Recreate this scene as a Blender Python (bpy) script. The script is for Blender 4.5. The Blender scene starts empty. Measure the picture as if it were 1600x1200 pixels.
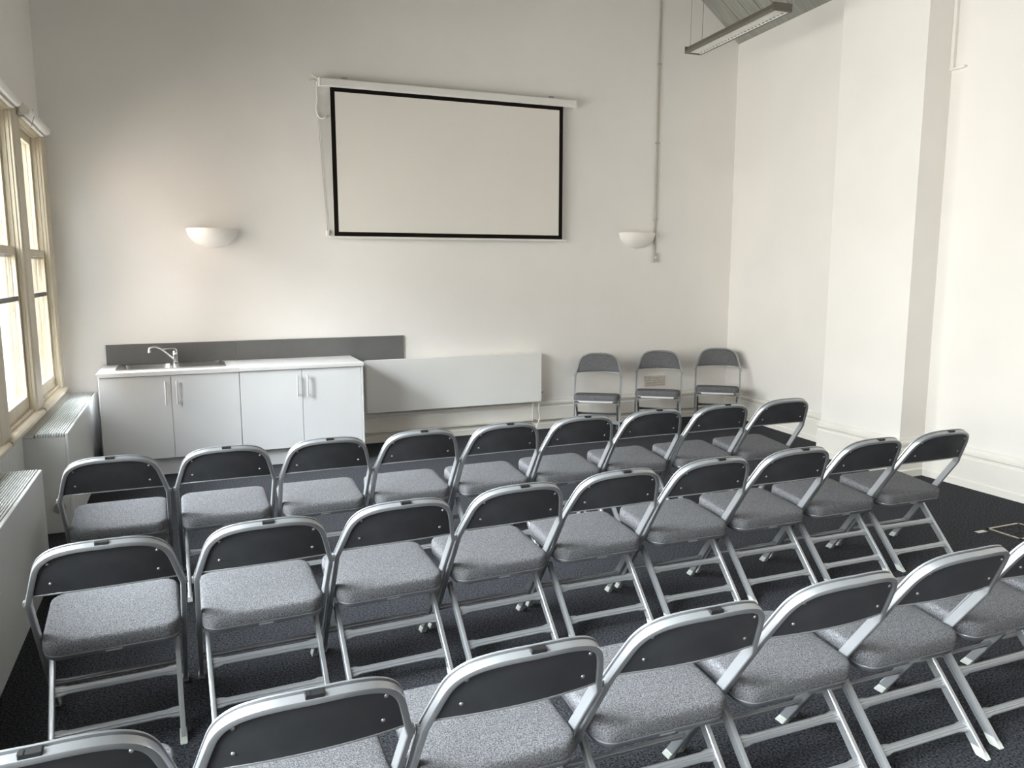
import bpy, bmesh, math, random
from mathutils import Vector, Matrix
random.seed(4)
scene = bpy.context.scene
COL = scene.collection

# ---------------------------------------------------------------- camera
cam_d = bpy.data.cameras.new('camera')
cam = bpy.data.objects.new('camera', cam_d)
COL.objects.link(cam)
cam_d.sensor_width = 36.0
cam_d.sensor_fit = 'HORIZONTAL'
cam_d.lens = 36.0 * 1231.5 / 1600.0
cam_d.clip_start = 0.05
YAW, PIT, ROL = math.radians(22.415), math.radians(-8.233), math.radians(-0.044)
fwd = Vector((math.sin(YAW) * math.cos(PIT), math.cos(YAW) * math.cos(PIT), math.sin(PIT)))
rgt = Vector((math.cos(YAW), -math.sin(YAW), 0))
upv = rgt.cross(fwd)
r2 = rgt * math.cos(ROL) + upv * math.sin(ROL)
u2 = -rgt * math.sin(ROL) + upv * math.cos(ROL)
cam.matrix_world = Matrix(((r2.x, u2.x, -fwd.x, 0), (r2.y, u2.y, -fwd.y, 0), (r2.z, u2.z, -fwd.z, 1.65), (0, 0, 0, 1)))
scene.camera = cam

# ---------------------------------------------------------------- world (overcast daylight)
world = bpy.data.worlds.new('overcast_sky')
scene.world = world
world.use_nodes = True
wn = world.node_tree.nodes
wl = world.node_tree.links
bg = wn['Background']
tc = wn.new('ShaderNodeTexCoord')
sx = wn.new('ShaderNodeSeparateXYZ')
rp = wn.new('ShaderNodeValToRGB')
mr = wn.new('ShaderNodeMapRange')
wl.new(tc.outputs['Generated'], sx.inputs[0])
mr.inputs['From Min'].default_value = -1
wl.new(sx.outputs['Z'], mr.inputs['Value'])
wl.new(mr.outputs[0], rp.inputs['Fac'])
el = rp.color_ramp.elements          # street below, facades opposite, cloud brightening to the zenith
el[0].position = 0.45
el[0].color = (0.33, 0.32, 0.305, 1)
el[1].position = 1.0
el[1].color = (1.95, 2.06, 2.20, 1)
e = el.new(0.62)
e.color = (0.40, 0.40, 0.40, 1)
e = el.new(0.72)
e.color = (1.33, 1.40, 1.50, 1)
wl.new(rp.outputs[0], bg.inputs['Color'])
bg.inputs['Strength'].default_value = 10.0

vs = scene.view_settings
vs.view_transform = 'Standard'
vs.look = 'None'
vs.exposure = 2.65
vs.gamma = 1.0
vs.use_curve_mapping = False
cy = scene.cycles
cy.use_denoising = True
cy.max_bounces = 10
cy.diffuse_bounces = 7
cy.glossy_bounces = 4
cy.transparent_max_bounces = 8
cy.caustics_reflective = False
cy.caustics_refractive = False
cy.sample_clamp_indirect = 8.0

# ---------------------------------------------------------------- layout constants (metres)
YB = 7.41            # back wall
XL = -0.995          # window wall
XR = 5.47            # right wall, near part
YF = -2.2            # wall behind the viewer
CORNER = (5.735, YB)
EAVE, SLOPE = 4.105, 0.733
# windows: opening ranges along Y, posts between them
WIN = [(6.28, 7.15), (5.13, 6.00), (3.98, 4.85), (2.83, 3.70), (1.68, 2.55), (0.53, 1.40), (-0.62, 0.25), (-1.77, -0.90)]
ZS, ZH = 0.74, 2.66

for (a, b) in WIN:   # portals guide the sampling of the sky through the openings
    ld = bpy.data.lights.new('window_portal', 'AREA')
    ld.shape = 'RECTANGLE'
    ld.size = ZH - ZS
    ld.size_y = b - a
    ld.cycles.is_portal = True
    lo = bpy.data.objects.new('window_portal', ld)
    COL.objects.link(lo)
    lo.location = (-1.06, (a + b) / 2, (ZS + ZH) / 2)
    lo.rotation_euler = (0, math.radians(-90), 0)

# ---------------------------------------------------------------- materials
def lin(c):
    return tuple((x / 12.92 if x <= 0.04045 else ((x + 0.055) / 1.055) ** 2.4) for x in c)

def hexc(r, g, b):
    return lin((r / 255, g / 255, b / 255)) + (1,)

def mat(name, col, rough=0.6, metal=0.0, var=0.0, vscale=8.0, bump=0.0, bscale=60.0, spec=0.5, col2=None, detail=4.0, stretch=None):
    m = bpy.data.materials.new(name)
    m.use_nodes = True
    n, l = m.node_tree.nodes, m.node_tree.links
    p = n['Principled BSDF']
    p.inputs['Base Color'].default_value = col
    p.inputs['Roughness'].default_value = rough
    p.inputs['Metallic'].default_value = metal
    p.inputs['Specular IOR Level'].default_value = spec
    if var > 0 or bump > 0 or col2:
        co = n.new('ShaderNodeTexCoord')
        src = co.outputs['Object']
        if stretch:
            mp = n.new('ShaderNodeMapping')
            mp.inputs['Scale'].default_value = stretch
            l.new(src, mp.inputs['Vector'])
            src = mp.outputs[0]
    if var > 0 or col2:
        nz = n.new('ShaderNodeTexNoise')
        nz.inputs['Scale'].default_value = vscale
        nz.inputs['Detail'].default_value = detail
        l.new(src, nz.inputs['Vector'])
        rr = n.new('ShaderNodeValToRGB')
        rr.color_ramp.elements[0].position = 0.36
        rr.color_ramp.elements[1].position = 0.64
        if col2:
            rr.color_ramp.elements[0].color = col2
            rr.color_ramp.elements[1].color = col
        else:
            rr.color_ramp.elements[0].color = tuple(c * (1 - var) for c in col[:3]) + (1,)
            rr.color_ramp.elements[1].color = tuple(min(1, c * (1 + var)) for c in col[:3]) + (1,)
        l.new(nz.outputs['Fac'], rr.inputs['Fac'])
        l.new(rr.outputs[0], p.inputs['Base Color'])
    if bump > 0:
        nb = n.new('ShaderNodeTexNoise')
        nb.inputs['Scale'].default_value = bscale
        nb.inputs['Detail'].default_value = 3
        l.new(src, nb.inputs['Vector'])
        bp = n.new('ShaderNodeBump')
        bp.inputs['Strength'].default_value = bump
        bp.inputs['Distance'].default_value = 0.004
        l.new(nb.outputs['Fac'], bp.inputs['Height'])
        l.new(bp.outputs[0], p.inputs['Normal'])
    return m

M = {}
M['wall'] = mat('warm_white_plaster', (0.855, 0.825, 0.795, 1), 0.75, var=0.02, vscale=1.3, bump=0.06, bscale=25)
M['skirt'] = mat('gloss_white_woodwork', (0.80, 0.77, 0.72, 1), 0.4, var=0.02, vscale=3)
M['carpet'] = mat('charcoal_carpet', (0.078, 0.080, 0.090, 1), 0.95, col2=(0.008, 0.008, 0.010, 1), vscale=120, bump=0.9, bscale=220, spec=0.1, detail=6)
M['board'] = mat('grey_painted_boards', (0.30, 0.30, 0.275, 1), 0.6, var=0.12, vscale=5, bump=0.15, bscale=20, stretch=(1, 6, 1))
M['timber'] = mat('cream_painted_window_timber', (0.62, 0.54, 0.41, 1), 0.45, var=0.06, vscale=6, stretch=(1, 1, 0.2))
M['bar'] = mat('dark_window_bar', (0.13, 0.12, 0.12, 1), 0.5, var=0.05)
M['blind'] = mat('white_blind_cassette', (0.82, 0.80, 0.77, 1), 0.4, var=0.01)
M['conv'] = mat('white_convector_enamel', (0.74, 0.75, 0.75, 1), 0.35, var=0.015, vscale=3)
M['convdark'] = mat('dark_convector_interior', (0.10, 0.11, 0.12, 1), 0.7, var=0.05)
M['cab'] = mat('white_melamine', (0.80, 0.80, 0.81, 1), 0.32, var=0.01, vscale=3)
M['worktop'] = mat('pale_speckled_laminate', (0.80, 0.79, 0.78, 1), 0.28, col2=(0.66, 0.65, 0.64, 1), vscale=160)
M['splash'] = mat('grey_laminate', (0.135, 0.132, 0.13, 1), 0.38, var=0.06, vscale=4)
M['steel'] = mat('brushed_stainless_steel', (0.62, 0.61, 0.60, 1), 0.25, 1.0, var=0.06, vscale=30, stretch=(1, 12, 12))
M['chrome'] = mat('polished_chrome', (0.78, 0.78, 0.79, 1), 0.1, 1.0, var=0.01)
M['handle'] = mat('satin_steel_handle', (0.75, 0.74, 0.73, 1), 0.35, 0.5, var=0.02)
M['rad'] = mat('white_radiator_enamel', (0.82, 0.81, 0.79, 1), 0.35, var=0.012, vscale=2)
M['pipe'] = mat('cream_painted_pipe', (0.66, 0.62, 0.56, 1), 0.45, var=0.03)
M['plaster'] = mat('white_plaster_bowl', (0.86, 0.82, 0.78, 1), 0.55, var=0.01)
M['screen'] = mat('matt_white_screen_fabric', (0.80, 0.765, 0.71, 1), 0.9, var=0.01, vscale=2, spec=0.1)
M['black'] = mat('black_screen_border', (0.010, 0.008, 0.006, 1), 0.9, var=0.02, spec=0.1)
M['white_pl'] = mat('white_plastic', (0.80, 0.78, 0.75, 1), 0.4, var=0.01)
M['conduit'] = mat('grey_painted_conduit', (0.42, 0.38, 0.34, 1), 0.5, var=0.03)
M['grey_pl'] = mat('grey_plastic_switch', (0.50, 0.47, 0.43, 1), 0.45, var=0.02)
M['lamp'] = mat('grey_luminaire_enamel', (0.13, 0.115, 0.095, 1), 0.45, var=0.03)
M['louvre'] = mat('bright_aluminium_louvre', (0.93, 0.92, 0.89, 1), 0.35, 0.1, var=0.02)
M['wire'] = mat('steel_suspension_wire', (0.30, 0.28, 0.25, 1), 0.4, 0.8, var=0.02)
M['frame'] = mat('silver_grey_chair_enamel', (0.42, 0.43, 0.445, 1), 0.34, 0.6, var=0.02, vscale=20)
M['rail'] = mat('bright_silver_rail', (0.74, 0.74, 0.75, 1), 0.3, 0.4, var=0.02)
M['pan'] = mat('grey_steel_seat_pan', (0.30, 0.305, 0.32, 1), 0.32, 0.8, var=0.03, vscale=20)
M['panel'] = mat('dark_grey_steel_panel', (0.060, 0.061, 0.067, 1), 0.40, 0.2, var=0.08, vscale=15)
M['fabric'] = mat('grey_tweed_fabric', (0.215, 0.214, 0.224, 1), 0.95, col2=(0.067, 0.066, 0.070, 1), vscale=260, bump=0.6, bscale=320, spec=0.15, detail=5)
M['rubber'] = mat('black_rubber', (0.012, 0.012, 0.014, 1), 0.5, var=0.05)
M['cap'] = mat('off_white_plastic_glide', (0.50, 0.52, 0.48, 1), 0.45, var=0.05, vscale=60)
M['brass'] = mat('worn_brass', (0.48, 0.42, 0.32, 1), 0.35, 0.8, var=0.15, vscale=40)
M['tape'] = mat('pale_tape', (0.62, 0.62, 0.60, 1), 0.6, var=0.05)
M['vent'] = mat('painted_vent_grille', (0.62, 0.575, 0.52, 1), 0.7, var=0.10, vscale=45)
M['brick'] = mat('shade_block_brick', (0.27, 0.22, 0.19, 1), 0.85, var=0.08, vscale=9)
M['rivet'] = mat('rivet_steel', (0.45, 0.45, 0.46, 1), 0.35, 0.8, var=0.02)

g = bpy.data.materials.new('window_glass')
g.use_nodes = True
gn, gl = g.node_tree.nodes, g.node_tree.links
for x in list(gn):
    gn.remove(x)
go = gn.new('ShaderNodeOutputMaterial')
gt = gn.new('ShaderNodeBsdfTransparent')
gt.inputs[0].default_value = (0.95, 0.97, 0.96, 1)
gg = gn.new('ShaderNodeBsdfGlossy')
gg.inputs['Roughness'].default_value = 0.02
gf = gn.new('ShaderNodeNewGeometry')     # reflectance shaped to rise at oblique angles on both sides, holding back slanting daylight
gd = gn.new('ShaderNodeVectorMath')
gd.operation = 'DOT_PRODUCT'
gl.new(gf.outputs['Incoming'], gd.inputs[0])
gl.new(gf.outputs['Normal'], gd.inputs[1])
def gmath(op, a, b=None):
    q = gn.new('ShaderNodeMath')
    q.operation = op
    for i_, v_ in enumerate((a, b)):
        if v_ is None:
            continue
        if isinstance(v_, float):
            q.inputs[i_].default_value = v_
        else:
            gl.new(v_, q.inputs[i_])
    return q.outputs[0]
gr = gn.new('ShaderNodeMapRange')
gr.inputs['From Min'].default_value = 0.55
gr.inputs['From Max'].default_value = 0.80
gr.inputs['To Min'].default_value = 0.75
gr.inputs['To Max'].default_value = 0.05
gl.new(gmath('ABSOLUTE', gd.outputs['Value']), gr.inputs['Value'])
gfac = gr.outputs[0]
gx = gn.new('ShaderNodeMixShader')
gl.new(gfac, gx.inputs[0])
gl.new(gt.outputs[0], gx.inputs[1])
gl.new(gg.outputs[0], gx.inputs[2])
gl.new(gx.outputs[0], go.inputs[0])
M['glass'] = g

# ---------------------------------------------------------------- mesh helpers
class MB:
    def __init__(self):
        self.v, self.f = [], []

    def add(self, vs, fs):
        o = len(self.v)
        self.v += [tuple(p) for p in vs]
        self.f += [tuple(i + o for i in f) for f in fs]
        return self

    def box(self, x0, x1, y0, y1, z0, z1):
        return self.add([(x0, y0, z0), (x1, y0, z0), (x1, y1, z0), (x0, y1, z0), (x0, y0, z1), (x1, y0, z1), (x1, y1, z1), (x0, y1, z1)],
                        [(0, 3, 2, 1), (4, 5, 6, 7), (0, 1, 5, 4), (1, 2, 6, 5), (2, 3, 7, 6), (3, 0, 4, 7)])

    def sweep(self, path, section, N, F, closed=True, scales=None):
        """section points (n, f) placed at every path point with axes N[i], F[i]"""
        k = len(section)
        vs = []
        for i, p in enumerate(path):
            s = scales[i] if scales else 1.0
            for (a, b) in section:
                vs.append(Vector(p) + N[i] * a + F[i] * (b * s))
        fs = []
        for i in range(len(path) - 1):
            for j in range(k):
                j2 = (j + 1) % k
                fs.append((i * k + j, i * k + j2, (i + 1) * k + j2, (i + 1) * k + j))
        fs.append(tuple(range(k))[::-1])
        fs.append(tuple(range((len(path) - 1) * k, len(path) * k)))
        return self.add(vs, fs)

    def tube(self, pts, r, n=8):
        pts = [Vector(p) for p in pts]
        path, N, F = [], [], []
        prev = None
        for i, p in enumerate(pts):
            t = (pts[min(i + 1, len(pts) - 1)] - pts[max(i - 1, 0)]).normalized()
            if prev is None:
                ref = Vector((0, 0, 1)) if abs(t.z) < 0.9 else Vector((1, 0, 0))
                a = t.cross(ref).normalized()
            else:
                a = (prev - t * prev.dot(t)).normalized()
            prev = a
            path.append(p)
            N.append(a)
            F.append(t.cross(a))
        sec = [(r * math.cos(2 * math.pi * j / n), r * math.sin(2 * math.pi * j / n)) for j in range(n)]
        return self.sweep(path, sec, N, F)

    def lathe(self, prof, c, n=24, axis='z', a0=0.0, a1=2 * math.pi):
        full = abs(a1 - a0 - 2 * math.pi) < 1e-6
        m = n if full else n + 1
        vs = []
        for (r, h) in prof:
            for j in range(m):
                a = a0 + (a1 - a0) * j / n
                x, y = r * math.cos(a), r * math.sin(a)
                if axis == 'z':
                    vs.append((c[0] + x, c[1] + y, c[2] + h))
                elif axis == 'y':
                    vs.append((c[0] + x, c[1] + h, c[2] + y))
                else:
                    vs.append((c[0] + h, c[1] + x, c[2] + y))
        fs = []
        for i in range(len(prof) - 1):
            for j in range(n):
                j2 = (j + 1) % m
                fs.append((i * m + j, i * m + j2, (i + 1) * m + j2, (i + 1) * m + j))
        if full:
            fs.append(tuple(range(m))[::-1])
            fs.append(tuple(range((len(prof) - 1) * m, len(prof) * m)))
        return self.add(vs, fs)

    def prism(self, poly, y0, y1):
        """polygon in (x, z) extruded along y"""
        k = len(poly)
        vs = [(x, y0, z) for x, z in poly] + [(x, y1, z) for x, z in poly]
        fs = [tuple(range(k)), tuple(range(k, 2 * k))[::-1]]
        for j in range(k):
            j2 = (j + 1) % k
            fs.append((j, j + k, j2 + k, j2))
        return self.add(vs, fs)

    def mesh(self, name, material, bevel=0.0, segs=2, smooth=0):
        me = bpy.data.meshes.new(name)
        bm = bmesh.new()
        bv = [bm.verts.new(p) for p in self.v]
        for f in self.f:
            try:
                bm.faces.new([bv[i] for i in f])
            except ValueError:
                pass
        bmesh.ops.remove_doubles(bm, verts=bm.verts, dist=1e-6)
        bmesh.ops.recalc_face_normals(bm, faces=bm.faces)
        if bevel > 0:
            es = [e for e in bm.edges if len(e.link_faces) == 2 and e.calc_face_angle(0) > 0.5]
            bmesh.ops.bevel(bm, geom=es, offset=bevel, segments=segs, affect='EDGES', profile=0.5)
        if smooth:
            for f in bm.faces:
                f.smooth = True
            for e in bm.edges:
                e.smooth = (len(e.link_faces) == 2 and e.calc_face_angle(0) < math.radians(smooth))
        bm.to_mesh(me)
        bm.free()
        me.materials.append(M[material] if isinstance(material, str) else material)
        return me

    def build(self, name, material, parent=None, bevel=0.0, segs=2, smooth=0, loc=None):
        return obj(name, self.mesh(name, material, bevel, segs, smooth), parent, loc)


def obj(name, me, parent=None, loc=None):
    o = bpy.data.objects.new(name, me)
    COL.objects.link(o)
    if parent:
        o.parent = parent
    if loc:
        o.location = loc
    return o

def tag(o, label, cat=None, group=None, kind=None):
    if label:
        o['label'] = label
    if cat:
        o['category'] = cat
    if group:
        o['group'] = group
    if kind:
        o['kind'] = kind
    return o

def empty(name, loc=(0, 0, 0), rz=0.0):
    o = bpy.data.objects.new(name, None)
    COL.objects.link(o)
    o.location = loc
    o.rotation_euler = (0, 0, rz)
    o.empty_display_size = 0.1
    return o

def box(name, m, x0, x1, y0, y1, z0, z1, parent=None, bevel=0.0, segs=2):
    cx, cy_, z = (x0 + x1) / 2, (y0 + y1) / 2, z0
    o = MB().box(x0 - cx, x1 - cx, y0 - cy_, y1 - cy_, 0, z1 - z0).build(name, m, None, bevel, segs)
    p = Vector((cx, cy_, z))
    if parent:
        o.parent = parent
        p = p - parent.location
    o.location = p
    return o

def struct(o, label, cat):
    return tag(o, label, cat, kind='structure')

# ================================================================ ROOM SHELL
struct(MB().box(XL - 0.1, 6.3, YF - 0.3, YB + 0.3, -0.12, 0).build('floor', 'carpet'), 'dark charcoal carpet covering the whole floor', 'floor')

RIDGE_X = (XL + CORNER[0]) / 2
ZR = EAVE + SLOPE * (CORNER[0] - RIDGE_X)
pb = [(XL - 0.015, -0.1), (6.3, -0.1), (6.3, EAVE - 0.25), (RIDGE_X, ZR + 0.3), (XL - 0.015, EAVE + 0.1)]
struct(MB().prism(pb, YB, YB + 0.25).build('wall_back', 'wall'), 'off white plastered end wall behind the projection screen', 'wall')
struct(MB().prism(pb, YF - 0.25, YF).build('wall_front', 'wall'), 'off white plastered wall behind the viewer', 'wall')

# right wall: an angled far part and a straight near part
KX, KY = 5.49, 4.6
w = MB()
far_dx = (CORNER[0] - 5.60) / (YB - 5.89)
poly = [(CORNER[0] + far_dx * 0.2, YB + 0.2), (5.60 - far_dx * (5.89 - 4.9), 4.9), (XR, 4.55), (XR, YF - 0.2), (6.3, YF - 0.2), (6.3, YB + 0.2)]
k = len(poly)
vs_ = [(x, y, -0.1) for x, y in poly] + [(x, y, 4.6) for x, y in poly]
w.add(vs_, [tuple(range(k)), tuple(range(k, 2 * k))[::-1]] + [(j, j + k, (j + 1) % k + k, (j + 1) % k) for j in range(k)])
struct(w.build('wall_right', 'wall'), 'off white plastered side wall opposite the windows', 'wall')
PX, PY0, PY1 = 5.20, 4.51, 5.357
struct(box('wall_pilaster', 'wall', PX, 5.75, PY0, PY1, -0.05, 4.5), 'broad plastered pilaster projecting from the right side wall', 'wall')

# window wall: solid pieces around the openings (one mesh)
w = MB()
w.box(XL - 0.10, XL, YF - 0.2, YB + 0.1, -0.1, ZS - 0.06)
w.box(XL - 0.10, XL, YF - 0.2, YB + 0.1, ZH, EAVE + 0.6)
edges = [YF - 0.2] + [v for a, b in sorted(WIN) for v in (a, b)] + [YB + 0.1]
for i in range(0, len(edges), 2):
    w.box(XL - 0.10, XL, edges[i], edges[i + 1], ZS - 0.06, ZH)
struct(w.build('wall_left', 'wall'), 'plastered wall holding the row of tall sash windows', 'wall')

# ceiling: two slopes, boards on the slope in view
def ceil_z(x, y):
    return EAVE + SLOPE * (CORNER[0] - x) - SLOPE * far_dx * (YB - y) * (1 if y > 4.5 else 0) - (0 if y > 4.5 else SLOPE * far_dx * (YB - 4.5))
w = MB()
ya, yb_ = YF - 0.2, YB + 0.05
def cz(x, y):
    return EAVE + SLOPE * (CORNER[0] - x) - SLOPE * far_dx * (YB - y)
t = 0.03
w.add([(6.25, ya, cz(6.25, ya) + t), (RIDGE_X, ya, cz(RIDGE_X, ya) + t), (RIDGE_X, yb_, cz(RIDGE_X, yb_) + t), (6.25, yb_, cz(6.25, yb_) + t),
       (6.25, ya, cz(6.25, ya) + 0.2), (RIDGE_X, ya, cz(RIDGE_X, ya) + 0.2), (RIDGE_X, yb_, cz(RIDGE_X, yb_) + 0.2), (6.25, yb_, cz(6.25, yb_) + 0.2)],
      [(0, 1, 2, 3), (7, 6, 5, 4), (0, 4, 5, 1), (1, 5, 6, 2), (2, 6, 7, 3), (3, 7, 4, 0)])
zr0, zr1 = cz(RIDGE_X, ya), cz(RIDGE_X, yb_)
XE = XL - 0.35
w.add([(RIDGE_X, ya, zr0 + t), (XE, ya, EAVE - 0.25), (XE, yb_, EAVE - 0.1), (RIDGE_X, yb_, zr1 + t),
       (RIDGE_X, ya, zr0 + 0.2), (XE, ya, EAVE - 0.05), (XE, yb_, EAVE + 0.1), (RIDGE_X, yb_, zr1 + 0.2)],
      [(3, 2, 1, 0), (4, 5, 6, 7), (1, 5, 4, 0), (2, 6, 5, 1), (3, 7, 6, 2), (0, 4, 7, 3)])
ceiling = struct(w.build('ceiling', 'board'), 'steep grey boarded ceiling under the gable roof', 'ceiling')
bw = 0.187
yy = YB - 0.075
nb = 0
while yy > 3.2:
    y1, y0 = yy, yy - bw + 0.008
    xa, xb = 5.80, 3.3
    pr = MB().add([(xa, y0, cz(xa, y0)), (xb, y0, cz(xb, y0)), (xb, y1, cz(xb, y1)), (xa, y1, cz(xa, y1)),
                   (xa, y0, cz(xa, y0) + 0.045), (xb, y0, cz(xb, y0) + 0.045), (xb, y1, cz(xb, y1) + 0.045), (xa, y1, cz(xa, y1) + 0.045)],
                  [(0, 1, 2, 3), (7, 6, 5, 4), (0, 4, 5, 1), (1, 5, 6, 2), (2, 6, 7, 3), (3, 7, 4, 0)])
    pr.build('board', 'board', ceiling)
    yy -= bw
    nb += 1
# board above the back wall edge and the eaves fascia
def slope_strip(x0, x1, y0, y1, dz0, dz1):
    return MB().add([(x0, y0, cz(x0, y0) - dz0), (x1, y0, cz(x1, y0) - dz0), (x1, y1, cz(x1, y1) - dz0), (x0, y1, cz(x0, y1) - dz0),
                     (x0, y0, cz(x0, y0) + dz1), (x1, y0, cz(x1, y0) + dz1), (x1, y1, cz(x1, y1) + dz1), (x0, y1, cz(x0, y1) + dz1)],
                    [(0, 1, 2, 3), (7, 6, 5, 4), (0, 4, 5, 1), (1, 5, 6, 2), (2, 6, 7, 3), (3, 7, 4, 0)])
slope_strip(5.80, 3.3, YB - 0.07, YB + 0.02, 0.0, 0.05).build('board', 'board', ceiling)
def eave_x(y):
    return CORNER[0] - far_dx * (YB - y)
fb = MB()
y0, y1 = 3.2, YB
for (dx0, dx1, a, b) in ((0.115, -0.06, 0.022, 0.0),):
    pts = []
    for y in (y0, y1):
        xo, xi = eave_x(y) - dx1 , eave_x(y) - dx0
        pts += [(xi, y, cz(xi, y) - a), (xo, y, cz(xo, y) - a), (xo, y, cz(xo, y) + 0.02), (xi, y, cz(xi, y) + 0.02)]
    fb.add(pts, [(0, 1, 2, 3), (7, 6, 5, 4), (0, 4, 5, 1), (1, 5, 6, 2), (2, 6, 7, 3), (3, 7, 4, 0)])
fb.build('eaves_board', 'board', ceiling)

# skirtings -------------------------------------------------------
SK = [(0.0, 0.0), (0.030, 0.0), (0.030, 0.055), (0.020, 0.065), (0.020, 0.235), (0.012, 0.245), (0.016, 0.262), (0.026, 0.272), (0.026, 0.290), (0.012, 0.305), (0.010, 0.325), (0.0, 0.33)]
def skirting(name, p0, p1, hs, label, parent=None):
    """profile running from p0 to p1 on the wall line; room lies to the left of p0->p1"""
    d = Vector((p1[0] - p0[0], p1[1] - p0[1], 0))
    n = Vector((-d.y, d.x, 0)).normalized()
    up = Vector((0, 0, 1))
    mb = MB().sweep([Vector((p0[0], p0[1], 0)), Vector((p1[0], p1[1], 0))], [(a, b * hs) for a, b in SK], [n, n], [up, up])
    o = mb.build(name, 'skirt', parent)
    return struct(o, label, 'baseboard')
fx = lambda y: CORNER[0] - far_dx * (YB - y)
skirting('baseboard_back', (5.735, YB), (1.41, YB), 0.95, 'tall moulded skirting along the end wall under the radiator')
skirting('baseboard_right', (fx(PY1), PY1), (5.735, YB), 0.86, 'tall moulded skirting on the far right wall by the corner')
skirting('baseboard_right_near', (XR, YF), (XR, PY0), 0.94, 'tall moulded white skirting along the near right wall')
w = MB()
hp = 0.98
pts = [(PX, PY1 + 0.05), (PX, PY0 ), (XR + 0.05, PY0)]
path = [Vector((5.75, PY1, 0)), Vector((PX, PY1, 0)), Vector((PX, PY0, 0)), Vector((XR + 0.02, PY0, 0))]
Nn = [Vector((0, 1, 0)), Vector((-1, 1, 0)), Vector((-1, -1, 0)), Vector((0, -1, 0))]
w.sweep(path, [(a, b * hp) for a, b in SK], Nn, [Vector((0, 0, 1))] * 4)
struct(w.build('baseboard_pilaster', 'skirt'), 'tall moulded skirting wrapping the foot of the pilaster', 'baseboard')

# heating pipe along the end wall
tag(MB().tube([(1.42, YB - 0.047, 0.105), (3.20, YB - 0.047, 0.105), (5.60, YB - 0.047, 0.105)], 0.011, 10).build('heating_pipe', 'pipe', smooth=60),
    'thin cream heating pipe running low along the end wall skirting', 'pipe')

# ================================================================ WINDOWS
for wi, (a, b) in enumerate(WIN):
    W = empty('window_%d' % (wi + 1), (-1.0, (a + b) / 2, ZS))
    side = ['nearest the corner with the sink', 'second from the sink corner', 'third from the sink corner', 'fourth from the sink corner', 'fifth from the sink corner', 'sixth from the sink corner', 'seventh from the sink corner', 'eighth from the sink corner'][wi]
    struct(W, 'tall cream sash window ' + side, 'window')
    yc, hw, h = 0.0, (b - a) / 2, ZH - ZS
    mb = MB()                                   # lining with stepped mouldings
    for (x0, x1, iy) in ((-0.10, -0.058, 0.022), (-0.058, -0.024, 0.016), (-0.024, 0.006, 0.011), (0.006, 0.028, 0.006)):
        for s in (-1, 1):
            y0, y1 = sorted((s * (hw + 0.001), s * (hw - iy)))
            mb.box(x0, x1, y0, y1, 0, h)
        mb.box(x0, x1, -hw, hw, h - iy, h)
        mb.box(x0, x1, -hw, hw, -0.02, iy * 0.4)
    mb.build('frame', 'timber', W, bevel=0.003, segs=1)
    for nm, z0, z1, xo in (('upper_sash', 1.00, h - 0.016, -0.042), ('lower_sash', 0.01, 1.06, -0.010)):
        m2 = MB()
        st = 0.030
        y0, y1 = -hw + 0.012, hw - 0.012
        m2.box(xo - 0.014, xo + 0.014, y0, y0 + st, z0, z1).box(xo - 0.014, xo + 0.014, y1 - st, y1, z0, z1)
        m2.box(xo - 0.014, xo + 0.014, y0 + st, y1 - st, z0, z0 + (0.075 if 'lower' in nm else 0.05)).box(xo - 0.014, xo + 0.014, y0 + st, y1 - st, z1 - 0.05, z1)
        sash = m2.build(nm, 'timber', W, bevel=0.003, segs=1)
        MB().box(xo - 0.003, xo + 0.003, y0 + st, y1 - st, z0 + 0.04, z1 - 0.04).build('pane', 'glass', sash)
        if 'lower' in nm:
            MB().box(xo - 0.012, xo + 0.012, y0 + st, y1 - st, 0.715, 0.745).build('glazing_bar', 'bar', sash)
        else:
            MB().box(xo - 0.020, xo + 0.020, y0 + st, y1 - st, z0 - 0.006, z0 + 0.012).build('meeting_rail', 'bar', sash)
    # sill with rounded nose
    ms = MB().prism([(-0.10, -0.065), (0.062, -0.065), (0.078, -0.055), (0.078, -0.035), (0.062, -0.022), (0.01, -0.018), (0.005, 0.012), (-0.10, 0.018)], -hw - 0.12, hw + 0.12)
    ms.build('sill', 'timber', W, bevel=0.003, segs=1)

# boxed posts between the windows and the head board
edges2 = [7.15] + [v for (a, b) in WIN for v in (a, b)][2:]
posts = []
for i in range(len(WIN) - 1):
    posts.append((WIN[i + 1][1], WIN[i][0]))
posts.append((7.15, YB - 0.06))
for i, (a, b) in enumerate(posts):
    mb = MB()
    mb.box(XL - 0.01, XL + 0.040, a + 0.0, b - 0.0, ZS - 0.055, ZH + 0.0)
    if b - a > 0.2:
        mb.box(XL - 0.01, XL + 0.043, a + 0.03, b - 0.03, ZS - 0.09, ZH)
    o = mb.build('trim_%d' % (i + 1), 'timber', bevel=0.004, segs=1)
    struct(o, 'cream boxed timber post between two sash windows' if i < len(posts) - 1 else 'narrow cream timber post in the corner beside the end wall', 'trim')
    o['group'] = 'posts between the windows'
o = MB().box(XL - 0.01, XL + 0.035, YF, YB - 0.06, ZH, ZH + 0.10).box(XL - 0.01, XL + 0.05, YF, YB - 0.06, ZH + 0.10, ZH + 0.118).build('trim_20', 'timber', bevel=0.004, segs=1)
struct(o, 'cream timber head board running above all the windows', 'trim')

# unseen brick block added outside to keep skylight off the end wall
w = MB().box(-4.5, -2.6, 5.15, 6.20, -0.6, 4.2)
w.prism([(-4.65, 4.2), (-2.75, 4.2), (-2.75, 4.32), (-3.7, 5.1), (-4.65, 4.32)], 5.20, 6.25)
o = w.build('shade_block', 'brick')
struct(o, 'unseen brick block added outside the far windows to shade the end wall', 'light blocker')

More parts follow.
